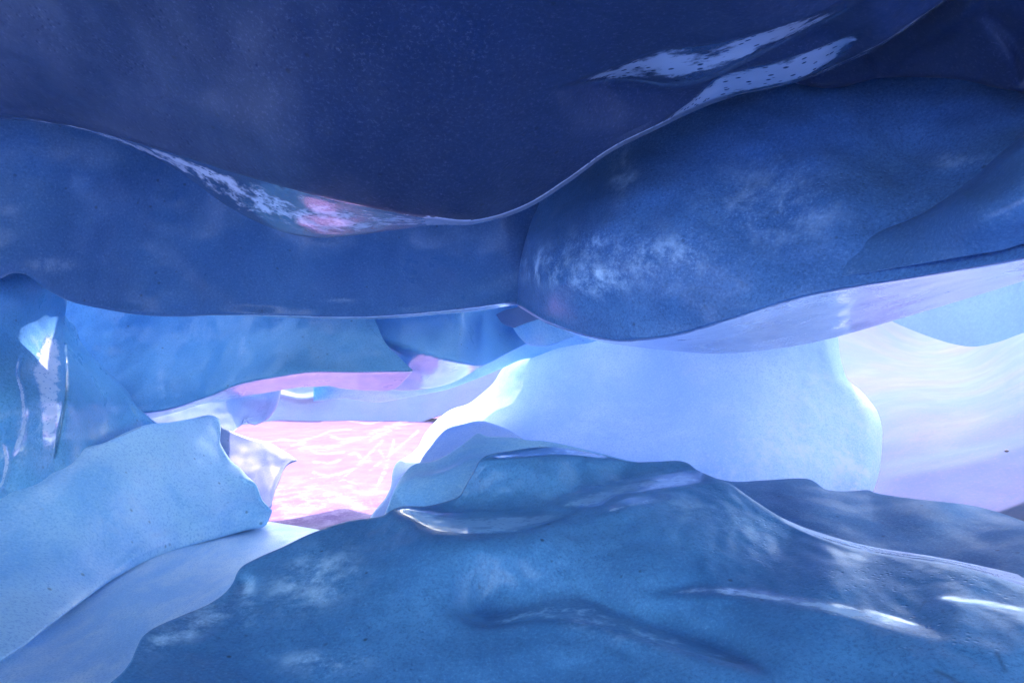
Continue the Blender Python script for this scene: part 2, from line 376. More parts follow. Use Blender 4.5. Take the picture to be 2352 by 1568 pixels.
# --- broad hanging slab under the ceiling
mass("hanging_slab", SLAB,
     [(-500, -40), (300, -80), (700, -300), (1900, -400)],  # tall hidden top shaped to block the sun
     [(-500, 720), (-150, 690), (-40, 660), (0, 641), (31, 627), (62, 632), (97, 658), (156, 690), (240, 710), (330, 724), (420, 727), (500, 724), (600, 727), (700, 731), (830, 733), (920, 730), (1000, 723), (1100, 714), (1190, 700), (1300, 690), (1400, 690), (1900, 600)],
     [(-400, 100, 4.6), (-400, 650, 4.2), (0, 620, 4.8), (0, 300, 5.0), (300, 330, 5.6), (300, 690, 5.9), (600, 500, 6.2), (600, 700, 6.6), (720, 600, 6.3), (830, 715, 6.8), (1000, 600, 6.3), (1000, 700, 6.7), (1190, 690, 6.4), (1190, 500, 6.2), (1400, 500, 6.6), (1400, 690, 6.8), (700, 100, 6.4), (1300, 100, 6.8), (1900, 100, 7.0), (1900, 600, 7.0), (-400, -400, 4.0), (700, -400, 5.6), (1900, -400, 6.4)],
     span=(-500, 1900), nu=360, nv=110, roll=(0, 9, 0, 0), thick=0.9, wob=0.012,
     feats=[shelf([(380, 724), (600, 722), (830, 726), (1000, 714), (1100, 703), (1195, 688)], [(380, 728), (600, 730), (830, 736), (1000, 726), (1100, 717), (1195, 704)], 0.4, glint=3.0)],  # bright line painted along the lower rim
     frost_light=[(120, 610, 60, 16, .35), (780, 690, 40, 4, .4)])
tag(bpy.data.objects["hanging_slab"], "broad smooth deep blue slab hanging under the dark ceiling at left and centre", "ice slab")

# --- frosted bulge at right
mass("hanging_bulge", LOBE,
     [(1186, 690), (1192, 620), (1210, 540), (1236, 470), (1270, 400), (1340, 320), (1500, 180), (1800, 60), (2200, 60), (2700, 60)],
     [(1186, 700), (1210, 716), (1250, 740), (1300, 762), (1365, 781), (1400, 788), (1460, 796), (1550, 806), (1650, 812), (1740, 806), (1830, 794), (1910, 777), (2050, 737), (2200, 692), (2352, 645), (2500, 596), (2700, 540)],
     [(1186, 695, 6.3), (1192, 620, 6.25), (1210, 540, 6.2), (1250, 450, 6.2), (1340, 330, 5.9), (1500, 190, 5.4), (1800, 100, 4.9), (2300, 100, 4.2), (2700, 100, 3.8),
      (1250, 720, 5.7), (1250, 640, 5.5), (1330, 600, 5.0), (1400, 775, 5.0), (1400, 500, 4.9), (1560, 765, 4.6), (1560, 550, 4.5), (1700, 400, 4.6), (1700, 720, 4.25), (1900, 665, 3.95), (2100, 635, 3.6), (2352, 590, 3.2), (2352, 400, 3.5), (2100, 350, 4.2), (1900, 500, 4.1), (2100, 250, 4.3), (2600, 550, 2.9)],
     mode='len', nu=300, nv=200, roll=(0, 6, 0, 0), thick=1.0, soft=30, wob=0.02,
     feats=[shelf([(1186, 692), (1250, 734), (1400, 778), (1480, 776), (1560, 764), (1700, 722), (1800, 690), (1900, 666), (2100, 634), (2352, 590), (2700, 500)], [(1186, 702), (1250, 742), (1400, 790), (1550, 808), (1650, 814), (1740, 808), (1830, 796), (1910, 779), (2050, 739), (2200, 694), (2352, 647), (2700, 542)], 2.2, glaze=0.72)],
     frost_light=[(1260, 610, 70, 50, 1.3), (1370, 640, 80, 40, 1.1), (1430, 400, 30, 50, .9), (1500, 590, 160, 60, .7), (1770, 470, 160, 90, .5), (1350, 560, 70, 40, .8), (2200, 370, 60, 16, .8)])
tag(bpy.data.objects["hanging_bulge"], "large rounded blue bulge with frosted patches hanging at right, its underside gleaming", "ice bulge")

mass("ice_fold", SLAB,
     [(1600, 600), (1750, 555), (1900, 545), (2000, 530), (2100, 500), (2240, 405), (2300, 350), (2352, 310), (2450, 240), (2700, 130)],
     [(1600, 640), (1750, 655), (1900, 640), (2000, 625), (2100, 608), (2240, 585), (2300, 575), (2352, 560), (2450, 540), (2700, 490)],
     [(1600, 610, 4.6), (1750, 560, 4.5), (1900, 550, 4.15), (2100, 505, 3.75), (2240, 410, 3.5), (2352, 315, 3.3), (2700, 150, 3.0), (1750, 650, 4.3), (1900, 635, 4.0), (2100, 605, 3.6), (2240, 560, 3.3), (2240, 480, 3.25), (2352, 450, 3.05), (2352, 560, 3.2), (2700, 480, 2.9)],
     span=(1600, 2700), nu=160, nv=60, roll=(25, 0, 0, 0), thick=0.35)
tag(bpy.data.objects["ice_fold"], "darker smooth fold of ice lying across the frosted bulge at the right edge", "ice fold")

# --- middle walls behind the slab
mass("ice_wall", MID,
     [(-400, 380), (300, 340), (600, 150), (870, 0), (842, 600), (838, 745)],  # hidden top shaped to steer sun on the bank and column
     [(-400, 1050), (80, 1000), (200, 985), (340, 962), (400, 948), (468, 927), (534, 917), (590, 906), (644, 896), (690, 889), (728, 888), (758, 886), (779, 891), (857, 897), (905, 893), (949, 851)],
     [(-400, 0, 7.5), (-400, 1050, 7.5), (80, 650, 8.0), (300, 650, 8.6), (600, 650, 9.2), (838, 745, 9.4), (200, 900, 7.9), (340, 930, 8.2), (468, 905, 8.3), (560, 870, 8.5), (630, 862, 8.6), (716, 850, 8.7), (827, 850, 8.9), (930, 848, 9.2), (440, 780, 8.9), (640, 760, 9.1), (760, 800, 9.1), (80, 0, 8), (850, 0, 9.4)],
     mode='len', nu=240, nv=120, roll=(0, 5, 0, 0), thick=0.6, soft=30, wob=0.012,
     feats=[nearer(300, 0.95, 720, 0.85), shelf([(80, 960), (340, 945), (400, 935), (468, 912), (500, 900), (549, 880), (630, 864), (716, 852), (827, 852), (955, 849), (1150, 842)], [(80, 1002), (340, 964), (468, 929), (534, 919), (644, 898), (728, 890), (779, 893), (857, 899), (905, 897), (960, 896), (1150, 862)], 1.2)],
     frost_light=[(450, 760, 60, 30, .3), (640, 740, 14, 60, .4), (370, 880, 10, 40, .3), (560, 800, 12, 40, .3)])
tag(bpy.data.objects["ice_wall"], "mid blue ice wall under the slab at left, with a pink gleaming underside", "ice wall")

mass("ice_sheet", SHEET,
     [(780, 0), (1000, 0), (1300, 0), (1880, 0)],  # hidden top and right end extended to stop sun leaks
     [(780, 820), (850, 880), (916, 896), (976, 893), (1029, 882), (1055, 871), (1109, 841), (1159, 817), (1210, 792), (1300, 760), (1400, 735), (1620, 700), (1880, 690)],
     [(1880, 0, 11.5), (1880, 690, 11.5), (1620, 0, 10.8), (1620, 700, 10.8), (780, 650, 10.0), (1300, 650, 9.3), (840, 748, 10.0), (918, 790, 9.7), (1010, 818, 9.5), (1109, 835, 9.4), (1000, 740, 10.0), (1150, 750, 9.7), (1210, 785, 9.3), (780, 0, 10), (1300, 0, 9.5)],
     span=(780, 1880), nu=280, nv=90, roll=(0, 4, 0, 0), thick=0.5, soft=25, wob=0.008,
     feats=[nearer(1040, 0.85, 1180, 1.0), shelf([(770, 700), (840, 748), (880, 776), (918, 791), (1010, 819), (1060, 830), (1109, 838), (1159, 814), (1210, 789), (1300, 757)], [(770, 822), (850, 882), (916, 898), (976, 895), (1029, 884), (1055, 873), (1109, 843), (1159, 819), (1210, 794), (1300, 762)], 1.2)])
tag(bpy.data.objects["ice_sheet"], "bright blue ice sheet in the centre with a lilac sloping lower band", "ice panel")

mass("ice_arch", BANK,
     [(720, 870), (800, 870), (900, 860), (1020, 850), (1109, 820), (1200, 775), (1300, 745), (1400, 730)],
     [(720, 922), (745, 920), (790, 915), (863, 924), (910, 918), (970, 906), (1021, 896), (1081, 875), (1155, 845), (1192, 828), (1236, 819), (1288, 805), (1366, 784), (1400, 775)],
     [(720, 880, 11.0), (720, 920, 11.0), (863, 880, 11.0), (863, 922, 11.8), (1000, 860, 10.8), (1000, 898, 11.4), (1155, 810, 10.2), (1155, 842, 10.8), (1288, 770, 9.6), (1288, 802, 10.0), (1400, 730, 9.2), (1400, 772, 9.4)],
     span=(720, 1400), nu=160, nv=50, roll=(0, 5, 0, 0), thick=0.2, soft=25, wob=0.006, feats=[nearer(1000, 0.86, 1240, 1.0)])
tag(bpy.data.objects["ice_arch"], "thin pale blue ice ribbon arching down from the bulge to the far opening", "ice arch")

mass("ice_scale", LILAC,
     [(1140, 722), (1160, 712), (1184, 706), (1240, 690), (1300, 690)],
     [(1140, 724), (1155, 743), (1177, 752), (1215, 749), (1300, 738)],
     [(1140, 722, 9.0), (1300, 690, 8.4), (1177, 750, 8.8), (1300, 738, 8.4), (1210, 725, 8.6)],
     mode='len', nu=60, nv=24, roll=(4, 4, 0, 0), thick=0.2, wob=0.004)
tag(bpy.data.objects["ice_scale"], "small upper lilac scale of ice tucked under the bulge's pointed left tip", "ice scale", "scales of ice under the bulge")
mass("ice_scale.001", BANK,
     [(1179, 753), (1220, 738), (1270, 725), (1340, 725)],
     [(1179, 754), (1192, 773), (1214, 792), (1231, 796), (1260, 795), (1288, 786), (1340, 765)],
     [(1179, 753, 8.8), (1340, 730, 8.1), (1220, 790, 8.6), (1340, 765, 8.2), (1260, 760, 8.3)],
     mode='len', nu=60, nv=24, roll=(4, 5, 0, 0), thick=0.2, wob=0.004)
tag(bpy.data.objects["ice_scale.001"], "lower rounded blue-grey scale of ice under the bulge's left tip", "ice scale", "scales of ice under the bulge")

# --- pale pillar
mass("ice_pillar", PALE,
     [(1500, 150), (1380, 690), (1300, 760), (1200, 815), (1155, 846), (1134, 878), (1105, 905), (1075, 927), (1036, 940), (1009, 959), (988, 980), (973, 1000), (961, 1024), (943, 1042), (910, 1063), (901, 1087), (898, 1114), (886, 1141), (851, 1187), (830, 1260)],  # hidden top raised to keep sun off the ridge
     [(1900, 150), (1915, 690), (1922, 740), (1926, 785), (1930, 820), (1938, 850), (1947, 872), (1975, 895), (1998, 920), (2015, 945), (2026, 985), (2025, 1030), (2020, 1080), (2010, 1115), (2002, 1140), (2000, 1180), (2000, 1260)],
     [(1380, 700, 10.0), (1200, 815, 10.6), (1134, 878, 10.8), (1036, 940, 10.8), (973, 1000, 10.2), (901, 1087, 9.0), (851, 1187, 8.0), (1100, 1100, 8.2), (1300, 850, 9.6), (1300, 1000, 8.8), (1500, 750, 9.4), (1500, 900, 8.8), (1500, 1050, 8.0), (1750, 750, 8.8), (1750, 900, 8.2), (1750, 1050, 7.7), (1915, 780, 8.8), (1930, 880, 8.4), (2000, 950, 8.2), (2020, 1080, 7.9), (2000, 1250, 7.4), (1500, 1250, 7.3), (1000, 1250, 7.5)],
     mode='len', nu=220, nv=200, roll=(8, 40, 0, 0), thick=0.4, wob=0.005, fine=0.001,
     feats=[ledge([(1160, 900), (1300, 960), (1420, 1000), (1600, 1000)], -0.12, 25, 160)],
     frost_light=[(1960, 1070, 60, 100, 2.0), (1850, 1030, 200, 110, 1.0), (1700, 1070, 160, 60, .8), (1860, 900, 70, 70, .7), (1600, 860, 30, 30, .6)])  # pale blobs painted for the sun sparkle toward the right rim
tag(bpy.data.objects["ice_pillar"], "huge pale sky-blue pillar of bubbly ice filling the opening under the bulge", "ice pillar")

mass("ice_shoulder", PALE,
     [(940, 1110), (964, 1062), (973, 1046), (988, 1026), (1006, 1003), (1027, 984), (1066, 973), (1100, 966), (1140, 975), (1180, 993), (1215, 1020), (1260, 1090)],
     [(940, 1180), (990, 1180), (1040, 1180), (1080, 1180), (1120, 1180), (1160, 1180), (1200, 1180), (1240, 1180), (1280, 1180), (1320, 1180), (1400, 1180)],
     [(950, 1100, 7.8), (1027, 984, 8.6), (1171, 945, 8.95), (1330, 940, 10.2), (1250, 960, 9.2), (940, 1180, 7.2), (1150, 1060, 7.9), (1400, 1180, 8.8), (1150, 1180, 7.3), (1330, 1050, 9.3)],
     mode='len', nu=100, nv=60, roll=(10, 0, 0, 0), thick=0.5, wob=0.006)
tag(bpy.data.objects["ice_shoulder"], "low pale shoulder of ice at the left foot of the big pale pillar", "ice shoulder")

# --- left side
mass("fluted_column", FLUTE,
     [(-400, 540), (-100, 540), (40, 560), (120, 600), (150, 660), (155, 690), (149, 707), (152, 728), (173, 749), (184, 783), (208, 814), (250, 856), (288, 891), (315, 932), (348, 962), (380, 985)],
     [(-400, 1250), (-350, 1250), (-300, 1250), (-250, 1230), (-200, 1215), (-150, 1200), (-100, 1190), (-50, 1180), (0, 1165), (50, 1140), (100, 1110), (150, 1080), (200, 1065), (250, 1045), (300, 1020), (380, 1000)],
     [(-400, 600, 4.8), (0, 600, 5.6), (120, 640, 6.1), (152, 728, 6.8), (208, 814, 7.1), (288, 891, 7.4), (348, 962, 7.6), (0, 800, 5.5), (0, 1000, 5.3), (-300, 1200, 4.6), (80, 850, 5.7), (80, 1000, 5.6), (150, 900, 6.0), (150, 1040, 6.0), (250, 1000, 6.8)],
     mode='len', nu=260, nv=200, roll=(10, 0, 0, 0), thick=0.6, soft=40, wob=0.02,
     feats=[ledge([(140, 770), (152, 830), (150, 900), (140, 970), (130, 1050)], 0.06, 4, 40, 1),
            shelf([(100, 1050), (95, 1000), (93, 950), (82, 900), (70, 850), (92, 790), (108, 750)], [(126, 1050), (130, 1000), (137, 950), (140, 900), (148, 850), (140, 790), (122, 750)], 0.04, fade=50, glint=1.6),
            shelf([(18, 1060), (36, 1010), (48, 970), (44, 900), (34, 850), (50, 800)], [(30, 1060), (54, 1010), (62, 970), (56, 900), (42, 850), (60, 800)], 0.04, fade=40, glint=1.6),
            shelf([(-10, 1130), (4, 1090), (8, 1050), (0, 1010)], [(0, 1130), (16, 1090), (20, 1050), (8, 1010)], 0.04, fade=30, glint=1.6),
            bump([(148, 790), (152, 860), (147, 930), (135, 1000), (126, 1048)], 0.03, 3)],
     dirt=[([(153, 850), (150, 920), (138, 1000), (126, 1050)], 2.0, .35)],
     frost_light=[(105, 820, 40, 60, .5), (100, 980, 30, 60, .9), (50, 1000, 12, 60, .8), (10, 1060, 10, 40, .8)])  # pale blobs paint the glints on the flutes
tag(bpy.data.objects["fluted_column"], "fluted blue ice column at the left edge with wet streaks painted with white glints and a dark crack", "ice column")

mass("ice_bank", BANK,
     [(-400, 1230), (-200, 1175), (0, 1119), (24, 1107), (60, 1090), (90, 1071), (127, 1050), (153, 1033), (180, 1028), (236, 1017), (277, 998), (322, 979), (348, 973), (393, 969), (445, 960), (482, 953), (503, 962), (507, 983), (506, 1015), (513, 1030), (531, 1057), (552, 1075), (570, 1094), (588, 1111), (595, 1126), (603, 1147), (625, 1171)],
     [(-400, 1800), (-200, 1670), (0, 1519), (54, 1483), (108, 1440), (172, 1393), (251, 1336), (333, 1289), (394, 1266), (502, 1235), (560, 1219), (609, 1207), (619, 1190), (625, 1174)],
     [(-400, 1250, 4.6), (0, 1130, 5.4), (127, 1055, 6.0), (322, 985, 6.9), (482, 955, 7.9), (506, 1015, 7.8), (552, 1075, 7.6), (625, 1171, 7.3), (-400, 1780, 2.8), (0, 1519, 3.6), (251, 1336, 5.3), (394, 1266, 6.3), (560, 1219, 7.1), (200, 1150, 5.7), (400, 1100, 6.8), (100, 1350, 4.6), (300, 1230, 5.9), (480, 1180, 6.8)],
     mode='len', nu=260, nv=120, roll=(8, 10, 0, 0), thick=0.5, wob=0.014,
     feats=[ledge([(250, 1320), (330, 1250), (420, 1205), (520, 1165), (600, 1140)], -0.10, 6, 60, 1), bump([(560, 1098), (590, 1112), (600, 1140), (620, 1165)], -0.06, 6)],
     dirt=[([(24, 1109), (60, 1092), (92, 1076)], 5, .7), ([(120, 1056), (150, 1036), (185, 1030)], 4, .6), ([(185, 1029), (277, 1000), (322, 981)], 2, .4)],
     frost_light=[(280, 1180, 120, 40, .35, -.6), (380, 1060, 100, 30, .3, -.3)])
tag(bpy.data.objects["ice_bank"], "wide pale blue ice bank at lower left sloping down to the chute", "ice bank")

mass("ice_fin", LILAC,
     [(480, 960), (500, 975), (537, 992), (570, 1004), (618, 1016), (647, 1032), (671, 1047), (683, 1057)],
     [(480, 1200), (520, 1195), (560, 1190), (600, 1180), (622, 1166), (627, 1147), (634, 1123), (642, 1105), (651, 1081), (662, 1067), (683, 1058)],
     [(480, 960, 8.3), (570, 1005, 8.5), (683, 1057, 8.5), (620, 1165, 7.8), (480, 1200, 7.6), (580, 1090, 8.1)],
     mode='len', nu=100, nv=50, roll=(5, 7, 0, 0), thick=0.35, wob=0.006)
tag(bpy.data.objects["ice_fin"], "pointed lilac ice fin jutting right from the pale bank over the pink stream", "ice fin")

mass("ice_block", LILAC,
     [(300, 900), (450, 890), (600, 870), (652, 870), (646, 896), (640, 923), (632, 941), (615, 962), (597, 972), (588, 975)],
     [(300, 1010), (430, 1010), (500, 1020), (513, 1015), (537, 990), (555, 974), (560, 962), (568, 970), (580, 975), (588, 976)],
     [(300, 900, 9.0), (450, 900, 9.4), (640, 880, 10.0), (632, 941, 10.0), (588, 975, 9.7), (430, 1010, 8.8), (513, 1015, 9.0), (555, 930, 9.5)],
     mode='len', nu=120, nv=50, roll=(10, 5, 0, 0), thick=0.4, wob=0.006)
tag(bpy.data.objects["ice_block"], "lilac ice block hanging left of the far opening above the fin", "ice block")

# --- far end of the stream
mass("far_wall", FAR,
     [(480, 860), (700, 850), (900, 850), (1250, 830)],
     [(480, 990), (560, 992), (640, 985), (700, 980), (780, 985), (860, 988), (950, 975), (1010, 955), (1100, 940), (1250, 940)],
     [(480, 870, 20.5), (860, 870, 20.5), (1250, 840, 19.5), (480, 1000, 19.5), (860, 1000, 19.6), (1250, 1000, 18.5)],
     span=(480, 1250), nu=140, nv=60, roll=(12, 0, 0, 0), thick=0.8, wob=0.004, wob_scale=0.8, fine=0.0005,
     feats=[bump([(640, 905), (700, 915), (760, 900)], -0.3, 8)])
tag(bpy.data.objects["far_wall"], "far low wall of pale lilac ice closing the pink stream", "ice wall")

mass("frozen_stream", STREAM,
     [(400, 985), (560, 975), (700, 958), (860, 962), (960, 950), (1040, 930), (1200, 930)],
     [(400, 1350), (560, 1330), (700, 1290), (860, 1290), (960, 1290), (1040, 1290), (1200, 1290)],
     [(400, 950, 21.73), (800, 950, 21.73), (1200, 950, 21.73), (400, 985, 17.94), (800, 985, 17.94), (1200, 985, 17.94), (400, 1010, 15.96), (800, 1010, 15.96), (1200, 1010, 15.96), (400, 1060, 13.07), (800, 1060, 13.07), (1200, 1060, 13.07), (400, 1120, 10.73), (800, 1120, 10.73), (1200, 1120, 10.73), (400, 1200, 8.67), (800, 1200, 8.67), (1200, 1200, 8.67), (400, 1350, 6.37), (800, 1350, 6.37), (1200, 1350, 6.37)],
     span=(400, 1200), nu=220, nv=220, thick=0.3, wob=0.002, wob_scale=0.8, fine=0.0, blur=1,
     feats=[ripple(0.3, 90, 13, 3, 0.25), ledge([(640, 1160), (720, 1180), (770, 1178)], -0.10, 3, 25, 1), ledge([(640, 1125), (760, 1128), (850, 1145)], -0.12, 3, 30, 1), ledge([(690, 1060), (760, 1075), (860, 1050), (900, 1020)], -0.12, 3, 25, 1),
            ledge([(660, 1030), (760, 1040), (850, 1010), (940, 985)], -0.14, 3, 25, 1), ledge([(720, 1095), (800, 1085), (880, 1060)], -0.10, 3, 20, 1)],
     frost_light=[(740, 1165, 180, 60, 1.6)],  # pale blob painted to brighten the shaded near end
     crest_glints=[([(636, 1125), (700, 1118), (760, 1128), (830, 1142), (826, 1135)], 3, 2.2), ([(632, 1145), (690, 1155), (750, 1167), (740, 1172)], 3.5, 2.2), ([(640, 1035), (690, 1020), (730, 1040), (790, 1038)], 2.5, 2.2), ([(655, 1012), (720, 1005), (760, 990), (820, 985)], 2, 2.2), ([(720, 1060), (760, 1062), (820, 1040), (830, 1055), (850, 1060)], 3, 2.2), ([(720, 1085), (760, 1092), (800, 1080), (850, 1055)], 3, 2.2), ([(690, 1030), (760, 1025), (800, 1012), (880, 985), (940, 965)], 5, 2.2), ([(850, 1010), (900, 985), (960, 965), (1010, 945)], 4, 2.2), ([(740, 968), (760, 955), (730, 950)], 2, 2.2), ([(800, 965), (850, 972), (900, 960)], 2, 2.2), ([(880, 1010), (840, 1050), (780, 1105)], 2.5, 2.2), ([(960, 990), (900, 1040), (850, 1080)], 2.5, 2.2), ([(700, 1100), (760, 1095), (830, 1115)], 2, 2.2), ([(600, 1020), (640, 1010), (700, 1015)], 2.5, 2.2), ([(760, 1000), (790, 1010), (840, 1000)], 3, 2.2), ([(870, 1030), (890, 1070), (870, 1110)], 2, 2.2), ([(905, 1010), (890, 1060), (860, 1130)], 2.5, 2.2)])  # ripple crests catching sun, painted as thin pale lines
tag(bpy.data.objects["frozen_stream"], "sunlit pink rippled frozen stream in the far opening", "frozen stream", kind="structure")

mass("ice_chute", CHUTE,
     [(-300, 1760), (0, 1480), (54, 1440), (108, 1400), (172, 1350), (251, 1300), (333, 1255), (394, 1235), (502, 1218), (609, 1198), (660, 1204), (740, 1217), (800, 1226)],
     [(-100, 1800), (250, 1700), (330, 1600), (345, 1500), (420, 1450), (500, 1410), (560, 1370), (600, 1320), (650, 1300), (720, 1260), (760, 1255), (800, 1250), (850, 1245)],
     [(-300, 1740, 3.0), (0, 1490, 3.9), (108, 1410, 4.7), (251, 1310, 5.7), (394, 1240, 6.7), (560, 1205, 7.5), (740, 1217, 7.7), (250, 1600, 3.6), (330, 1500, 4.2), (500, 1400, 4.9), (600, 1310, 5.7), (720, 1250, 6.7), (800, 1235, 7.1), (300, 1400, 4.8), (430, 1320, 5.6)],
     mode='len', nu=180, nv=80, thick=0.3, wob=0.01,
     feats=[ledge([(480, 1235), (560, 1240), (640, 1222), (740, 1215)], -0.15, 5, 40, 1)],
     frost_light=[(160, 1460, 120, 24, .5, -.7), (240, 1430, 120, 16, .4, -.8)])
tag(bpy.data.objects["ice_chute"], "bright smooth ice chute running between the pale bank and the dark mound", "ice chute")

# --- foreground floor
mass("ice_ridge", FLOOR,
     [(880, 1190), (905, 1125), (915, 1105), (925, 1090), (946, 1069), (962, 1063), (988, 1061), (1016, 1050), (1045, 1032), (1071, 1014), (1094, 996), (1104, 995), (1117, 1001), (1150, 1003), (1185, 1005), (1215, 1010), (1249, 1012), (1314, 1024), (1405, 1047), (1450, 1058), (1520, 1070), (1600, 1090)],
     [(880, 1240), (920, 1240), (960, 1240), (1000, 1240), (1050, 1240), (1100, 1240), (1150, 1240), (1200, 1240), (1300, 1240), (1400, 1240), (1500, 1240), (1600, 1240)],
     [(890, 1180, 5.6), (925, 1090, 6.2), (988, 1061, 6.4), (1094, 996, 6.9), (1249, 1012, 6.7), (1405, 1047, 6.4), (1600, 1090, 6.0), (880, 1240, 5.2), (1100, 1240, 5.4), (1600, 1240, 5.3), (1094, 1040, 6.3), (1000, 1120, 5.8)],
     mode='len', nu=150, nv=60, roll=(8, 0, 0, 0), thick=0.4, wob=0.006,
     feats=[ledge([(900, 1120), (946, 1092), (994, 1084), (1030, 1074), (1066, 1054), (1090, 1044), (1115, 1045), (1180, 1036)], -0.16, 2.5, 90, 1)])
bpy.data.objects["ice_ridge"].data.materials[0] = BANK
tag(bpy.data.objects["ice_ridge"], "thin crested translucent ridge behind the dark mound, peaked in the middle", "ice ridge")

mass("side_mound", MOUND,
     [(1560, 1085), (1620, 1092), (1680, 1105), (1760, 1102), (1840, 1098), (1862, 1101), (1880, 1112), (1893, 1122), (1920, 1127), (1960, 1127), (1995, 1125), (2010, 1131), (2100, 1145), (2230, 1160), (2300, 1178), (2352, 1197), (2500, 1260), (2700, 1330)],
     [(1560, 1400), (1800, 1420), (2100, 1440), (2352, 1450), (2700, 1480)],
     [(1560, 1085, 6.0), (1680, 1105, 6.0), (1840, 1098, 6.0), (1995, 1125, 5.7), (2230, 1160, 5.2), (2352, 1197, 4.7), (2700, 1330, 3.6), (1850, 1160, 5.2), (1950, 1220, 4.6), (2150, 1270, 4.2), (2352, 1310, 3.6), (2150, 1190, 4.7), (1600, 1400, 3.8), (2000, 1430, 3.4), (2352, 1450, 2.9), (2700, 1480, 2.6)],
     span=(1560, 2700), nu=180, nv=80, roll=(10, 0, 0, 0), thick=0.6, wob=0.012,
     feats=[ledge([(1690, 1120), (1780, 1160), (1900, 1150), (2000, 1145)], -0.10, 8, 60, 1)])
tag(bpy.data.objects["side_mound"], "dull blue ice mound at right, stepped along its crest before the snow slope", "ice mound")

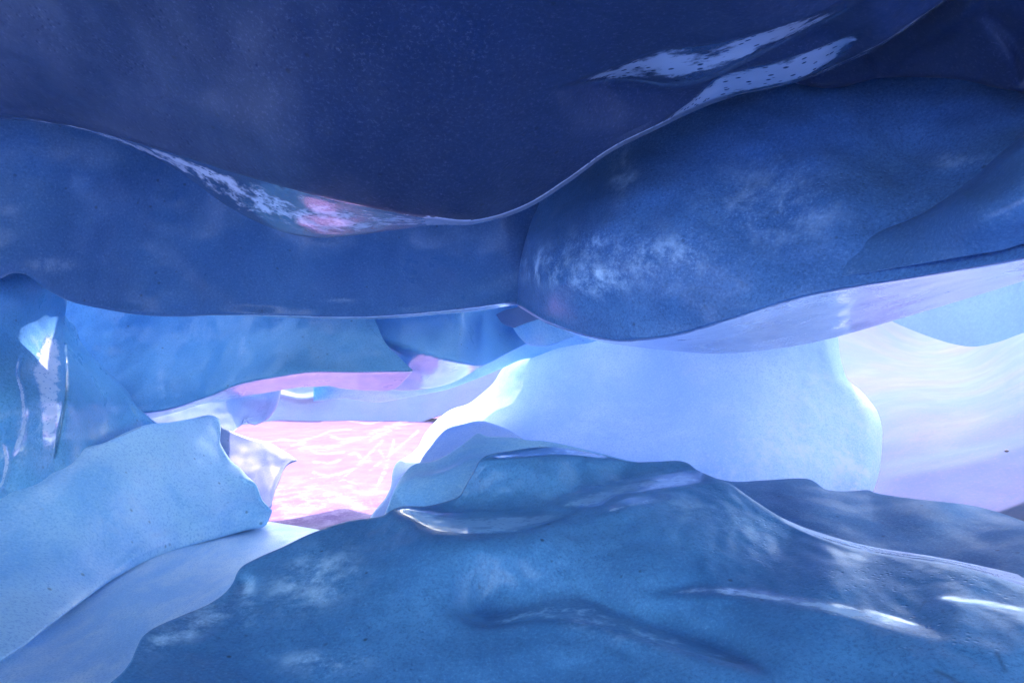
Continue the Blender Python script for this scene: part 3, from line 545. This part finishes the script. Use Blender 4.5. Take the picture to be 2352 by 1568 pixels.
mass("floor_mound", FLOOR,
     [(150, 1700), (230, 1600), (251, 1570), (280, 1544), (301, 1515), (315, 1483), (326, 1463), (351, 1443), (412, 1415), (480, 1386), (516, 1361), (534, 1339), (545, 1314), (556, 1300), (588, 1282), (645, 1257), (717, 1223), (799, 1196), (851, 1189), (877, 1184), (898, 1172), (922, 1162), (976, 1162), (1006, 1156), (1054, 1139), (1066, 1120), (1083, 1090), (1110, 1050), (1170, 1035), (1250, 1026), (1330, 1034), (1405, 1050), (1450, 1060), (1500, 1060), (1560, 1058), (1582, 1064), (1600, 1078), (1640, 1096), (1680, 1112), (1720, 1140), (1800, 1190), (1900, 1228), (2000, 1254), (2150, 1278), (2260, 1300), (2352, 1322), (2500, 1365), (2750, 1440)],
     [(150, 1900), (600, 1900), (1176, 1900), (1800, 1900), (2750, 1900)],
     [(150, 1700, 2.8), (251, 1570, 3.0), (326, 1463, 3.4), (480, 1386, 3.9), (556, 1300, 4.3), (717, 1223, 4.6), (851, 1189, 4.75), (976, 1162, 4.85), (1066, 1120, 4.95), (1110, 1050, 5.2), (1250, 1026, 5.5), (1405, 1050, 5.4), (1560, 1058, 5.3), (1680, 1112, 4.95), (1800, 1190, 4.5), (2000, 1254, 4.0), (2352, 1322, 3.4), (2750, 1440, 2.8),
      (150, 1900, 2.3), (1176, 1900, 2.5), (2000, 1900, 2.2), (2750, 1900, 1.9),
      (950, 1172, 4.7), (1080, 1178, 4.6), (1200, 1172, 4.6), (1000, 1232, 4.15), (1100, 1237, 4.1), (1230, 1227, 4.15), (1150, 1110, 4.9), (1250, 1090, 5.05), (1300, 1150, 4.7), (1420, 1110, 5.0), (1420, 1150, 4.55), (1600, 1110, 4.95),
      (700, 1300, 4.25), (900, 1300, 4.05), (1100, 1300, 3.95), (1250, 1280, 3.95), (1400, 1230, 4.15), (1600, 1200, 4.3), (1800, 1250, 4.15),
      (1100, 1370, 3.8), (1290, 1340, 3.75), (1500, 1330, 3.65), (1900, 1340, 3.45), (2200, 1390, 3.1),
      (700, 1500, 3.45), (1100, 1500, 3.35), (400, 1520, 3.25), (1300, 1568, 3.15), (2000, 1568, 2.75), (1700, 1480, 3.1), (800, 1568, 3.25), (2352, 1568, 2.6), (2352, 1450, 2.85)],
     mode='len', nu=520, nv=260, roll=(8, 0, 0, 0), thick=0.5, soft=35, wob=0.012, fine=0.003, blur=8,
     feats=[shelf([(1330, 1180), (1240, 1207), (1200, 1219), (1100, 1227), (1000, 1219), (940, 1190), (900, 1172)], [(1330, 1172), (1240, 1180), (1160, 1182), (1080, 1184), (1000, 1180), (950, 1171), (905, 1166)], 0.40, glint=1.5),  # ledge glints on this mound are painted pale
            shelf([(1660, 1104), (1500, 1127), (1410, 1141), (1380, 1162), (1240, 1163)], [(1650, 1085), (1540, 1090), (1400, 1118), (1300, 1140), (1240, 1156)], 0.35, glint=1.4),
            shelf([(1420, 1058), (1300, 1047), (1200, 1052), (1112, 1056)], [(1420, 1050), (1300, 1028), (1200, 1036), (1112, 1050)], 0.2, glint=0.9),
            shelf([(1800, 1562), (1600, 1502), (1450, 1462), (1330, 1432), (1230, 1424), (1120, 1434), (1020, 1402)], [(1800, 1548), (1600, 1480), (1450, 1427), (1340, 1382), (1250, 1388), (1120, 1422), (1010, 1390)], 0.2, glint=0.9),
            shelf([(2190, 1474), (2050, 1442), (1950, 1417), (1800, 1387), (1640, 1367), (1440, 1374)], [(2190, 1464), (2080, 1426), (1950, 1391), (1800, 1366), (1640, 1346), (1440, 1364)], 0.08, glint=1.1, glaze=0.45),
            shelf([(2480, 1395), (2352, 1348), (2200, 1303), (2000, 1270), (1880, 1236), (1760, 1182)], [(2500, 1367), (2352, 1324), (2200, 1290), (2000, 1256), (1900, 1230), (1760, 1166)], 0.14, glint=0.8),
            shelf([(2480, 1442), (2352, 1413), (2250, 1393), (2120, 1376)], [(2480, 1424), (2352, 1398), (2250, 1380), (2120, 1368)], 0.02, fade=30, glint=1.1, glaze=0.45),
            shelf([(1560, 1150), (1450, 1165), (1390, 1180)], [(1560, 1135), (1450, 1150), (1390, 1172)], 0.02, fade=30, glint=1.2),
            bump([(1400, 1465), (1410, 1490), (1435, 1495), (1445, 1480)], 0.02, 5), dome(560, 1345, 22, 22, 0.06)],
     frost_light=[(720, 1330, 110, 60, 1.1, -.4), (430, 1440, 130, 28, 1.4, -.45), (565, 1375, 24, 50, 1.3), (740, 1520, 90, 26, .9), (1650, 1190, 150, 30, .6, .3), (1380, 1440, 180, 26, .4, .35), (1080, 1205, 120, 24, .5), (1400, 1120, 160, 22, .45, -.2), (2040, 1420, 130, 14, .45, .3), (2080, 1262, 130, 10, .45, .15)],  # hoarfrost at left; blobs over the ledges paint their glints
     dirt=[([(2150, 1540), (2190, 1560), (2215, 1590)], 6, .5), ([(2290, 1500), (2310, 1540)], 5, .5)])
tag(bpy.data.objects["floor_mound"], "large dark blue ice mound across the foreground floor with glossy flowing ledges", "ice mound")

# --- outside at right
mass("snow_slope", SNOW,
     [(1750, 680), (1900, 690), (1960, 705), (2030, 730), (2090, 756), (2140, 775), (2190, 790), (2235, 796), (2290, 786), (2352, 764), (2450, 740), (2700, 700)],
     [(1750, 1350), (2100, 1350), (2352, 1350), (2700, 1400)],
     [(1750, 690, 26), (1960, 710, 26), (2110, 816, 22), (2235, 828, 18), (2352, 773, 16), (2700, 700, 13), (1850, 900, 17), (2100, 900, 14), (2352, 880, 11), (2025, 1010, 10.5), (2352, 960, 9.2), (2025, 1130, 8.2), (2352, 1130, 7.0), (2000, 1350, 6.0), (2352, 1350, 5.3), (2700, 1400, 4.8)],
     span=(1750, 2700), nu=180, nv=150, roll=(12, 0, 0, 0), thick=1.5, wob=0.004, wob_scale=0.35, fine=0.0,
     feats=[ledge([(2000, 1020), (2150, 985), (2352, 935), (2500, 900)], -0.35, 5, 70, 1), ledge([(2000, 1075), (2200, 1040), (2400, 985)], -0.3, 4, 60, 1), ledge([(2000, 1095), (2200, 1060), (2400, 1005)], -0.2, 4, 50, 1), ledge([(1960, 920), (2100, 890), (2300, 850)], -0.5, 9, 70, 1), ledge([(2000, 965), (2150, 930), (2352, 890)], -0.3, 8, 60, 1)])
tag(bpy.data.objects["snow_slope"], "smooth snow slope outside the right-hand opening", "snow slope", kind="structure")

GLAC = ice_mat("glacier_ice", (0.02, 0.14, 0.4), (0.07, 0.2, 0.42), rough=0.5, bump=0.1, grain=0.08, scale=0.12, cloud=(0.35, 0.65), specks=0, spec=0.05)
mass("glacier_front", GLAC,
     [(1600, 480), (2000, 480), (2400, 470), (2900, 460)],
     [(1600, 950), (2000, 950), (2400, 950), (2900, 950)],
     [(1600, 480, 44), (2000, 480, 40), (2400, 480, 30), (2900, 480, 24), (1600, 950, 40), (2000, 950, 36), (2400, 950, 28), (2900, 950, 22)],
     span=(1600, 2900), nu=80, nv=50, thick=3, wob=0.03, wob_scale=0.15)
tag(bpy.data.objects["glacier_front"], "blue glacier front rising behind the snow slope at right", "glacier")

# --- a few stones melted out on the slope
STONE = ice_mat("wet_stone", (0.03, 0.035, 0.05), (0.06, 0.06, 0.08), rough=0.5, bump=0.6, grain=0.3)
def on_surface(o, px, py):
    best = None
    for v in o.data.vertices:
        p = o.location+v.co
        if p.y < 1: continue
        e = (p.x/p.y*F+CX-px)**2+((CAM_Z-p.z)/p.y*F+CY-py)**2
        if best is None or e < best[0]-1e-6: best = (e, p)
    return best[1]
def stone(px, py, r, label, seed):
    import bmesh
    bm = bmesh.new(); bmesh.ops.create_icosphere(bm, subdivisions=3, radius=r)
    for v in bm.verts:
        k = 1+0.45*mn.noise(v.co*(1.3/r)+Vector((seed, 0, 0)))+0.15*mn.noise(v.co*(4/r))
        v.co *= k; v.co.z *= 0.6
    me = bpy.data.meshes.new("stone"); bm.to_mesh(me); bm.free()
    me.polygons.foreach_set("use_smooth", [True]*len(me.polygons)); me.materials.append(STONE)
    o = bpy.data.objects.new("stone", me); COL.objects.link(o)
    o.location = on_surface(bpy.data.objects["snow_slope"], px, py)+Vector((0, 0, r*0.2))
    tag(o, label, "stone", "stones on the snow slope")
stone(2312, 1036, 0.022, "small dark stone on the snow slope, the topmost of the right-hand cluster", 1)
stone(2304, 1049, 0.014, "tiny dark stone in the middle of the cluster on the snow slope", 5)
stone(2318, 1058, 0.026, "largest dark stone at the bottom of the cluster on the snow slope", 9)
stone(2284, 1027, 0.018, "flat dark stone on the snow slope just left of the cluster", 13)

# --- ground
def sheet(name, z, size, mat):
    n = 40; me = bpy.data.meshes.new(name)
    vs = []; 
    for i in range(n+1):
        for j in range(n+1):
            x = (i/n*2-1); y = (j/n*2-1)
            x = math.copysign(abs(x)**2.2, x)*size; y = math.copysign(abs(y)**2.2, y)*size
            vs.append((x, y, z+0.25*mn.noise(Vector((x*.15, y*.15, 0)))))
    fs = [(i*(n+1)+j, (i+1)*(n+1)+j, (i+1)*(n+1)+j+1, i*(n+1)+j+1) for i in range(n) for j in range(n)]
    me.from_pydata(vs, [], fs); me.polygons.foreach_set("use_smooth", [True]*len(fs)); me.materials.append(mat)
    o = bpy.data.objects.new(name, me); COL.objects.link(o); return o
tag(sheet("ground", -1.6, 900, GROUND), "snow covered ground under and around the ice cave", "ground", kind="structure")
def block(name, x0, x1, y0, y1, z0, z1, mat, amp=0.2, n=40):
    """a rough slab: under face, upper face and edges"""
    me = bpy.data.meshes.new(name); vs = []; fs = []
    for k, z in enumerate((z0, z1)):
        for i in range(n+1):
            for j in range(n+1):
                x = x0+(x1-x0)*i/n; y = y0+(y1-y0)*j/n
                vs.append((x, y, z+amp*mn.fractal(Vector((x*.5, y*.5, k*9+z)), 1, 2, 3)))
    m = (n+1)**2; g = lambda i, j, k: k*m+i*(n+1)+j
    for i in range(n):
        for j in range(n):
            fs.append((g(i, j, 0), g(i, j+1, 0), g(i+1, j+1, 0), g(i+1, j, 0)))
            fs.append((g(i, j, 1), g(i+1, j, 1), g(i+1, j+1, 1), g(i, j+1, 1)))
        fs += [(g(i, 0, 0), g(i+1, 0, 0), g(i+1, 0, 1), g(i, 0, 1)), (g(i+1, n, 0), g(i, n, 0), g(i, n, 1), g(i+1, n, 1)),
               (g(0, i+1, 0), g(0, i, 0), g(0, i, 1), g(0, i+1, 1)), (g(n, i, 0), g(n, i+1, 0), g(n, i+1, 1), g(n, i, 1))]
    me.from_pydata(vs, [], fs); me.polygons.foreach_set("use_smooth", [True]*len(fs)); me.materials.append(mat)
    o = bpy.data.objects.new(name, me); COL.objects.link(o); return o
tag(block("shade_roof", -9, 9, -1.2, 1.6, CAM_Z+1.75, CAM_Z+3.0, DARK), "unseen ice roof added as a sun block over and behind the viewpoint", "shade roof", kind="structure")  # unseen slab added to shade the ground behind the camera
tag(block("shade_roof.001", -1.0, 9, 1.2, 6.6, CAM_Z+2.7, CAM_Z+3.8, DARK), "unseen ice roof added to block sky and sun over the hanging slabs", "shade roof", kind="structure")  # unseen slab added to stop sky and sun from above
tag(block("shade_roof.002", -0.8, 9, 6.2, 9.6, CAM_Z+2.9, CAM_Z+3.7, DARK), "unseen ice roof added to block the sun over the right-hand mounds", "shade roof", kind="structure")  # unseen slab added to keep sun off the ridge and mounds
tag(block("shade_roof.003", -9, -0.8, 1.2, 4.6, CAM_Z+2.2, CAM_Z+3.2, DARK), "unseen ice roof added to block sky light over the left of the hanging slab", "shade roof", kind="structure")  # unseen slab added to darken the slab's left end
tag(block("cave_floor", -6, 6, -5, 2.6, -1.4, -0.3, FLOOR, 0.12), "blue ice floor of the cave under the viewpoint", "cave floor", kind="structure")

# --- the pale, humid air of the cave
def haze(density):
    bpy.ops.mesh.primitive_cube_add(size=1)
    o = bpy.context.object; o.name = "haze"; o.data.name = "haze"
    o.scale = (130, 130, 16); o.location = (0, 30, -3.2+8)
    m = bpy.data.materials.new("haze"); m.use_nodes = True; n = m.node_tree.nodes; n.clear()
    out = n.new("ShaderNodeOutputMaterial"); v = n.new("ShaderNodeVolumePrincipled")
    v.inputs["Color"].default_value = (0.80, 0.84, 0.98, 1); v.inputs["Density"].default_value = density; v.inputs["Anisotropy"].default_value = 0.2
    m.node_tree.links.new(v.outputs[0], out.inputs["Volume"])
    o.data.materials.append(m); o["kind"] = "stuff"; o["label"] = "pale hazy air filling the cave and the openings"; return o
haze(0.005)
